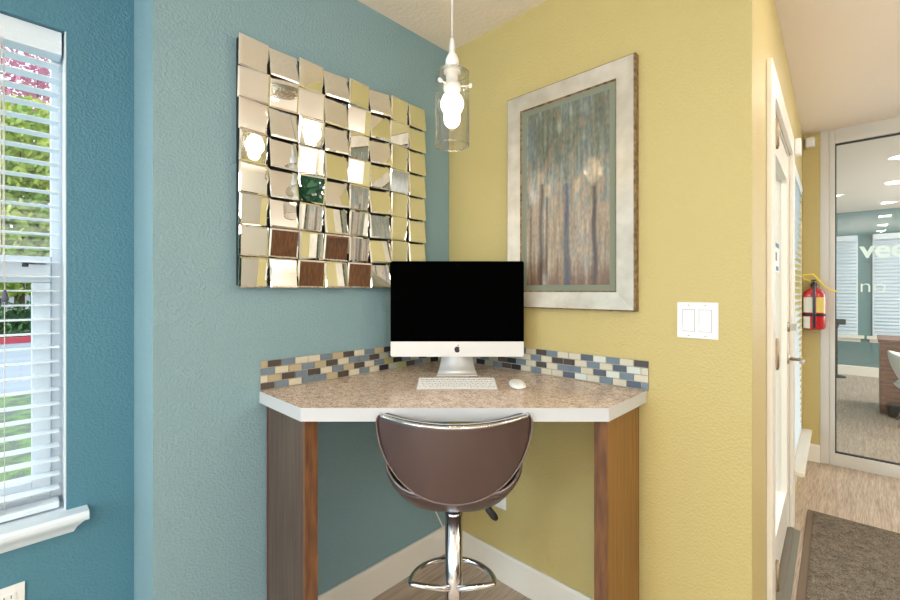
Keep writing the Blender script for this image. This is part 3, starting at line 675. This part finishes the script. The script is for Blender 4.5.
# flush crystal ceiling lamp seen in one mirror tile
t = thing('flush_ceiling_lamp', 'round cut glass ceiling lamp reflected in one mirror tile', 'ceiling light', (2.6, -.55, H-.09))
m = MB(); m.lathe([(.15, 0), (.15, .02)], (2.6, -.55, H-.0205), 32); m.build('ceiling_plate', M_nickel, t)
m = MB(); m.lathe([(.01, 0), (.06, .008), (.10, .025), (.13, .045), (.135, .069)], (2.6, -.55, H-.09), 24, smooth=False); m.build('glass_dome', mat('cut_glass', (200, 190, 170), .1, .7, bump=(40, 1, .02)), t)

# ------------------------------------------------------------ framed picture
x0, x1, z0, z1 = .374, .911, 1.198, 2.080
t = thing('framed_picture', 'framed painting of slender trees in a wide distressed silver frame', 'picture', ((x0+x1)/2, 0, z0))
def ring(m, ya, yb, a, b):  # picture-frame ring between rectangles a (outer) and b (inner) at depths ya (outer) yb (inner)
    pa = [(a[0], ya, a[2]), (a[1], ya, a[2]), (a[1], ya, a[3]), (a[0], ya, a[3])]; pb = [(b[0], yb, b[2]), (b[1], yb, b[2]), (b[1], yb, b[3]), (b[0], yb, b[3])]
    for i in range(4): j = (i+1) % 4; m.face([pa[i], pa[j], pb[j], pb[i]])
def ins(d): return (x0+d, x1-d, z0+d, z1-d)
m = MB(); m.mi = 1; ring(m, -.001, -.028, ins(0), ins(0)); ring(m, -.028, -.033, ins(0), ins(.005))
m.mi = 0; ring(m, -.033, -.031, ins(.005), ins(.035)); ring(m, -.031, -.029, ins(.035), ins(.066)); m.mi = 1; ring(m, -.029, -.022, ins(.066), ins(.071))
o = m.build('frame', [M_frame, M_frameedge], t)
m = MB(); m.box(x0+.003, x1-.003, -.012, -.001, z0+.003, z1-.003); m.build('backing_board', M_wood, t)
m = MB(); ring(m, -.022, -.021, ins(.070), ins(.093)); m.box(x0+.069, x1-.069, -.020, -.012, z0+.069, z1-.069); m.build('mount', M_sage, t)
# painting: brush colours per vertex
pa = ins(.093); NU, NV = 110, 190
def art(u, v):
    n1 = noise.noise(Vector((u*5, v*3, 1))); n2 = noise.noise(Vector((u*34, v*5, 4))); n3 = noise.noise(Vector((u*60, v*40, 9))); n4 = noise.noise(Vector((u*14, v*12, 20)))
    def mix(a, b, t): t = max(0, min(1, t)); return tuple(a[i]*(1-t)+b[i]*t for i in range(3))
    top = mix((134, 142, 122), (122, 140, 146), .5+n1*1.3); top = mix(top, (182, 184, 158), max(0, n2*.7+n4*.8)*1.0); top = mix(top, (156, 134, 106), max(0, -n4)*.9)
    mid = mix((190, 162, 132), (200, 182, 156), .5+n2*.9); mid = mix(mid, (150, 152, 144), max(0, n1+n4)*.8)
    low = mix((160, 116, 82), (118, 96, 80), .5+n2*1.2); low = mix(low, (196, 146, 92), max(0, n4)*1.0)
    c = mix(low, mid, (v-.0)*6+n2*.5+n4*.4); c = mix(c, top, (v-.46)*3.4+n4*1.0+n2*.3)
    for (u0, w0, h0, dk) in ((.20, .024, .58, (88, 74, 64)), (.27, .012, .5, (104, 84, 70)), (.52, .024, .56, (98, 104, 124)), (.84, .020, .52, (92, 78, 70)), (.06, .010, .4, (130, 104, 84))):
        uc = u0+.018*noise.noise(Vector((v*5, u0*30, 0)))
        if v < h0:
            dlt = abs(u-uc)/(w0*(1.6-v*.9)); 
            if dlt < 1.4: c = mix(c, dk, (1.4-dlt)*1.1*(.75+n2*.8))
        else:   # branches
            for kx in (-.32, -.12, .14, .36):
                ub = uc+kx*(v-h0)+.03*noise.noise(Vector((v*9, kx*9, u0)))
                dd = abs(u-ub)/(.010*(1.3-(v-h0)))
                if dd < 1 and v < h0+.3: c = mix(c, (110, 104, 92), (1-dd)*.5*(.6+n4*1.5))
    f = .80+.13*n3+.12*n2+.12*n1
    return tuple(min(255, max(0, k*f)) for k in c)
m = MB(); rows = m.grid([[(pa[0]+(pa[1]-pa[0])*i/NU, -.0212, pa[2]+(pa[3]-pa[2])*j/NV) for i in range(NU+1)] for j in range(NV+1)], False)
o = m.build('painting', mat('painted_canvas', (150, 140, 120), .5, coat=.0), t)
ca = o.data.color_attributes.new('brush', 'FLOAT_COLOR', 'POINT')
for j in range(NV+1):
    for i in range(NU+1): ca.data[j*(NU+1)+i].color = (*s2l(art(i/NU, j/NV)), 1)
pm = MATS['painted_canvas']; at_ = pm.node_tree.nodes.new('ShaderNodeAttribute'); at_.attribute_name = 'brush'
bs = pm.node_tree.nodes['Principled BSDF']; pm.node_tree.links.new(at_.outputs['Color'], bs.inputs['Base Color'])
bs.inputs['Coat Weight'].default_value = .8; bs.inputs['Coat Roughness'].default_value = .09; bs.inputs['Roughness'].default_value = .45

# ------------------------------------------------------------ bar stool
SD = 1.37; X = camf(SD, .012, 0); BOFF = -1
t = thing('bar_stool', 'brown leather low back bar stool on a chrome pedestal', 'stool', (X.translation.x, X.translation.y, 0))
def back_pt(s, tt):
    w = .222*(max(0, 1-(1-min(tt, .93)/.93)**2.0))**.46; x = s*w
    top = 1-.0*s*s
    z = .688+.227*tt; 
    if tt > .9: x *= 1-.035*((tt-.9)/.1)**2
    return (x, -.233+.10*(x/.222)**2+.03*(1-tt)**2-.008*tt, z-.006*(1-abs(s)**2)*tt)
def back_grid(off=0):
    return [[back_pt(-1+2*i/40, .0008+.9992*(j/36)**1.6) for i in range(41)] for j in range(37)]
m = MB(X); m.grid(back_grid()); m.build('backrest', M_leather, t, solid=.032, offset=BOFF)
# piping around the edge of the back
edge = [back_pt(-1, .0008+.9992*(j/36)**1.6) for j in range(36, -1, -1)]+[back_pt(1, .0008+.9992*(j/36)**1.6) for j in range(0, 37)]
topc = [back_pt(1-2*i/24, 1.0) for i in range(1, 24)]
m = MB(X); m.tube([(p[0]*1.005, p[1]-.001, p[2]) for p in edge], .0022, 8); m.build('piping', mat('pale_piping', (112, 96, 92), .35), t)
m = MB(X); tp = [back_pt(-1+2*i/40, 1.0) for i in range(41)]
rows = [[(p[0], p[1]+dy, p[2]+dz) for p in tp] for dy, dz in ((-.003, -.004), (-.003, .000), (.000, .003), (.010, .004), (.024, .003), (.031, .0), (.030, -.004))]
m.grid(rows); m.build('top_trim', M_chrome, t, solid=.001)
# seat shell
def seat_pt(a, q):
    x = .213*q*math.cos(a); y = .195*q*math.sin(a)
    z = .602+.115*abs(q*math.cos(a))**3.4+.09*max(0, -q*math.sin(a))**2+.02*q**4
    return (x, y+.0, z)
m = MB(X); rows = [[seat_pt(2*PI*i/40, .03+.97*j/10) for i in range(40)] for j in range(11)]
r_ = m.grid(rows, closed_u=True); m.bm.faces.new(r_[0]); m.build('seat_shell', M_leather, t, solid=.012, subd=1, offset=1)
m = MB(X); rows = [[tuple(Vector(seat_pt(2*PI*i/40, (.03+.97*j/10)*.93))+Vector((0, 0, .013+.035*(1-(j/10)**4)))) for i in range(40)] for j in range(11)]
r_ = m.grid(rows, closed_u=True); m.bm.faces.new(r_[0]); m.build('seat_cushion', M_leather_in, t)
m = MB(X); m.tube([seat_pt(2*PI*i/48, 1.0) for i in range(48)], .0038, 8, closed=True); m.build('seat_piping', mat('silver_piping', (168, 160, 156), .25, .5), t)
m = MB(X); m.prism(rrect(-.035, .035, -.035, .035, .01), .585, .600); m.lathe([(.029, .57), (.029, .588)], (0, 0, 0), 24); m.build('mounting_plate', M_black, t)
m = MB(X); m.lathe([(.0255, .54), (.0255, .572)], (0, 0, 0), 32); m.build('piston', M_chrome, t)
m = MB(X); m.lathe([(.0275, .02), (.0275, .56)], (0, 0, 0), 32); m.build('column', M_chrome, t)
m = MB(X); m.lathe([(.205, .0), (.205, .006), (.19, .014), (.12, .026), (.05, .036), (.0285, .05)], (0, 0, 0), 48); m.build('base', M_chrome, t)
m = MB(X); m.tube([(.05, -.01, .604), (.085, -.03, .606), (.10, -.035, .602)], .004, 8); m.build('lever', M_chrome, t)
m = MB(X); m.tube([(.098, -.035, .605), (.108, -.038, .590), (.126, -.042, .569), (.133, -.044, .562)], [.008, .011, .011, .006], 10); m.build('lever_grip', M_black, t)
zf = .338
arc = [(-.004+.135*math.cos(a), .0+.122*math.sin(a), zf) for a in [math.radians(0+180*i/28) for i in range(29)]]
m = MB(X); m.tube([(.012, -.030, zf)]+[(.112, -.013, zf), (.126, -.008, zf)]+arc+[(-.134, -.008, zf), (-.12, -.013, zf), (-.012, -.030, zf)], .0085, 12)
m.build('footrest', M_chrome, t)

# ------------------------------------------------------------ furniture seen in the mirror tiles, with added lamps and windows
t = thing('console_table', 'dark brown wooden console against the white wall opposite the mirror', 'console', (4.0, -.3, 0))
B('top', M_walnut, t, [(3.85, 4.29, -1.0, .9, .82, .86)], .003, I4); B('body', M_woodedge, t, [(3.88, 4.28, -.97, .87, .08, .82)], .003, I4)
for x in (3.9, 4.24):
    for y in (-.95, .83): B('leg', M_walnut, t, [(x-.02, x+.02, y-.02, y+.02, 0, .08)], 0, I4)
def room_window(nm, lab, xf, a0, a1, z0, z1):
    w = sroot(nm, lab, 'window', tuple(xf @ Vector((0, (a0+a1)/2, z0))))
    B('casing', M_trim, w, [(0, .02, a0-.09, a0, z0-.09, z1+.09), (0, .02, a1, a1+.09, z0-.09, z1+.09), (0, .02, a0, a1, z1, z1+.09), (0, .02, a0, a1, z0-.09, z0)], .002, xf)
    n = 3
    for k in range(1, n): B('mullion', M_trim, w, [(0.022, .03, a0+(a1-a0)*k/n-.03, a0+(a1-a0)*k/n+.03, z0, z1)], 0, xf)
room_window('added_window_6', 'added wide bright window behind the camera', Matrix.Translation((0, BACK_Y, 0)) @ Matrix.Rotation(PI/2, 4, 'Z') @ Matrix.Scale(-1, 4, (0, 1, 0)) , 2.45, 4.15, .6, 2.3)  # added around the back fill lamp; the wall has no opening
room_window('added_window_8', 'added narrow bright window at the left behind the camera', Matrix.Translation((0, BACK_Y, 0)) @ Matrix.Rotation(PI/2, 4, 'Z') @ Matrix.Scale(-1, 4, (0, 1, 0)), -.1, 1.0, .6, 2.3)  # added around the cool fill lamp; the wall stays solid here
def added_torchiere(x, y, lab):  # unseen floor lamps, added to brighten the ceiling
    t = thing('added_floor_lamp', lab, 'floor lamp', (x, y, 0))
    m = MB(); m.lathe([(.14, 0), (.14, .015), (.02, .03)], (x, y, 0), 28); m.build('base', M_nickel, t)
    m = MB(); m.lathe([(.012, .02), (.012, 1.74)], (x, y, 0), 14); m.build('pole', M_nickel, t)
    m = MB(); m.lathe([(.02, 1.735), (.09, 1.75), (.15, 1.81), (.16, 1.84), (.155, 1.84), (.14, 1.81), (.08, 1.76), (.02, 1.745)], (x, y, 0), 32); m.build('bowl_shade', M_white, t)
added_torchiere(1.55, -3.7, 'added uplighter floor lamp in the room behind the camera')
added_torchiere(3.5, .8, 'added uplighter floor lamp near the console opposite the mirror')
room_window('window_7', 'wide bright window in the side wall', Matrix.Translation((RIGHT_X, 0, 0)) @ Matrix.Scale(-1, 4, (1, 0, 0)), -3.35, -1.05, .65, 2.25)

# ------------------------------------------------------------ outdoors
m = MB(); m.box(-60, 1.0, -30, 30, -.3, -.14); struct(m.build('trim_1', M_grass), 'green lawn outside the window', 'lawn').name = 'lawn'
m = MB(); m.box(-3.5, 1.05, .3, 2.6, -.139, -.02); struct(m.build('entry_paving', M_conc), 'pale concrete paving outside the entry door', 'paving')
m = MB(); m.box(-14.5, -6.8, -30, 30, -.139, -.125); struct(m.build('street', M_asph), 'grey asphalt street outside the window', 'street')
m = MB(); m.box(-14.8, -14.5, -30, 30, -.139, .02); struct(m.build('curb', M_curb), 'red painted curb beyond the street', 'curb')
def leaves(name, mt, parent, c, rad, n, size, lo=None):
    m = MB()
    for i in range(n):
        while True:
            p = Vector((random.uniform(-1, 1), random.uniform(-1, 1), random.uniform(-1, 1)))
            if p.length < 1: break
        p = Vector((p.x*rad[0], p.y*rad[1], p.z*rad[2]))+Vector(c)
        u = Vector((random.gauss(0, 1), random.gauss(0, 1), random.gauss(0, 1))).normalized(); v = u.orthogonal().normalized()
        s = size*random.uniform(.6, 1.3)
        m.face([p-u*s, p+v*s*.5, p+u*s, p-v*s*.5])
    return m.build(name, mt, parent)
def tree(lab, x, y, c, rad, n, mt, size):
    t = thing('tree', lab, 'tree', (x, y, -.14)); m = MB()
    m.tube([(x, y, -.14), (x+.1, y, c[2]*.5), (x, y+.1, c[2])], [.16, .12, .05], 10); 
    for k in range(5):
        a = k*1.3; m.tube([(x+.05, y, c[2]*.6), (x+rad[0]*.6*math.cos(a), y+rad[1]*.6*math.sin(a), c[2]+rad[2]*.4)], [.06, .02], 6)
    m.build('trunk', M_bark, t); leaves('foliage', mt, t, c, rad, n, size)
tree('yellow green leafy tree beyond the lawn outside the window', -20.5, -1.2, (-20.5, -1.0, 4.6), (3.0, 3.6, 3.6), 16000, M_leafy, .15)
tree('pink leaved tree outside the window above the green one', -25, -.6, (-25, -.6, 9.3), (1.8, 2.6, 2.9), 2600, M_leafpink, .15)
tag(leaves('hedge', M_leafdk, None, (-15.4, -1, .25), (.5, 5, .7), 6000, .1), 'low green hedge behind the red curb', 'hedge', kind='stuff')
t = thing('neighbour_house', 'pale house across the street behind the hedge', 'house', (-34, -3, -.14))
B('wall', M_siding, t, [(-36, -32, -9, .9, -.14, 3.0)], 0, I4); B('window', M_leafdk, t, [(-32.0, -31.95, -.6, .4, 0.2, 1.6)], 0, I4)
m = MB(); m.prism([(-9.4, 3), (1.3, 3), (-4, 5)], -36.3, -31.6, 'x'); m.build('roof', M_asph, t)

# leafy plant beside the console, picked up by one mirror tile
t = thing('potted_plant', 'dark green leafy plant in a grey pot beside the console', 'plant', (3.9, -1.42, 0))
m = MB(); m.lathe([(.12, 0), (.16, .32), (.15, .32), (.14, .28)], (3.9, -1.42, 0), 24); m.build('pot', M_pot, t)
m = MB(); m.tube([(3.9, -1.42, .2), (3.91, -1.41, .7), (3.9, -1.43, 1.1)], .012, 8); m.build('stem', M_bark, t)
leaves('foliage', mat('dark_green_leaf', (40, 96, 66), .5), t, (3.9, -1.42, 1.0), (.3, .3, .55), 260, .10)
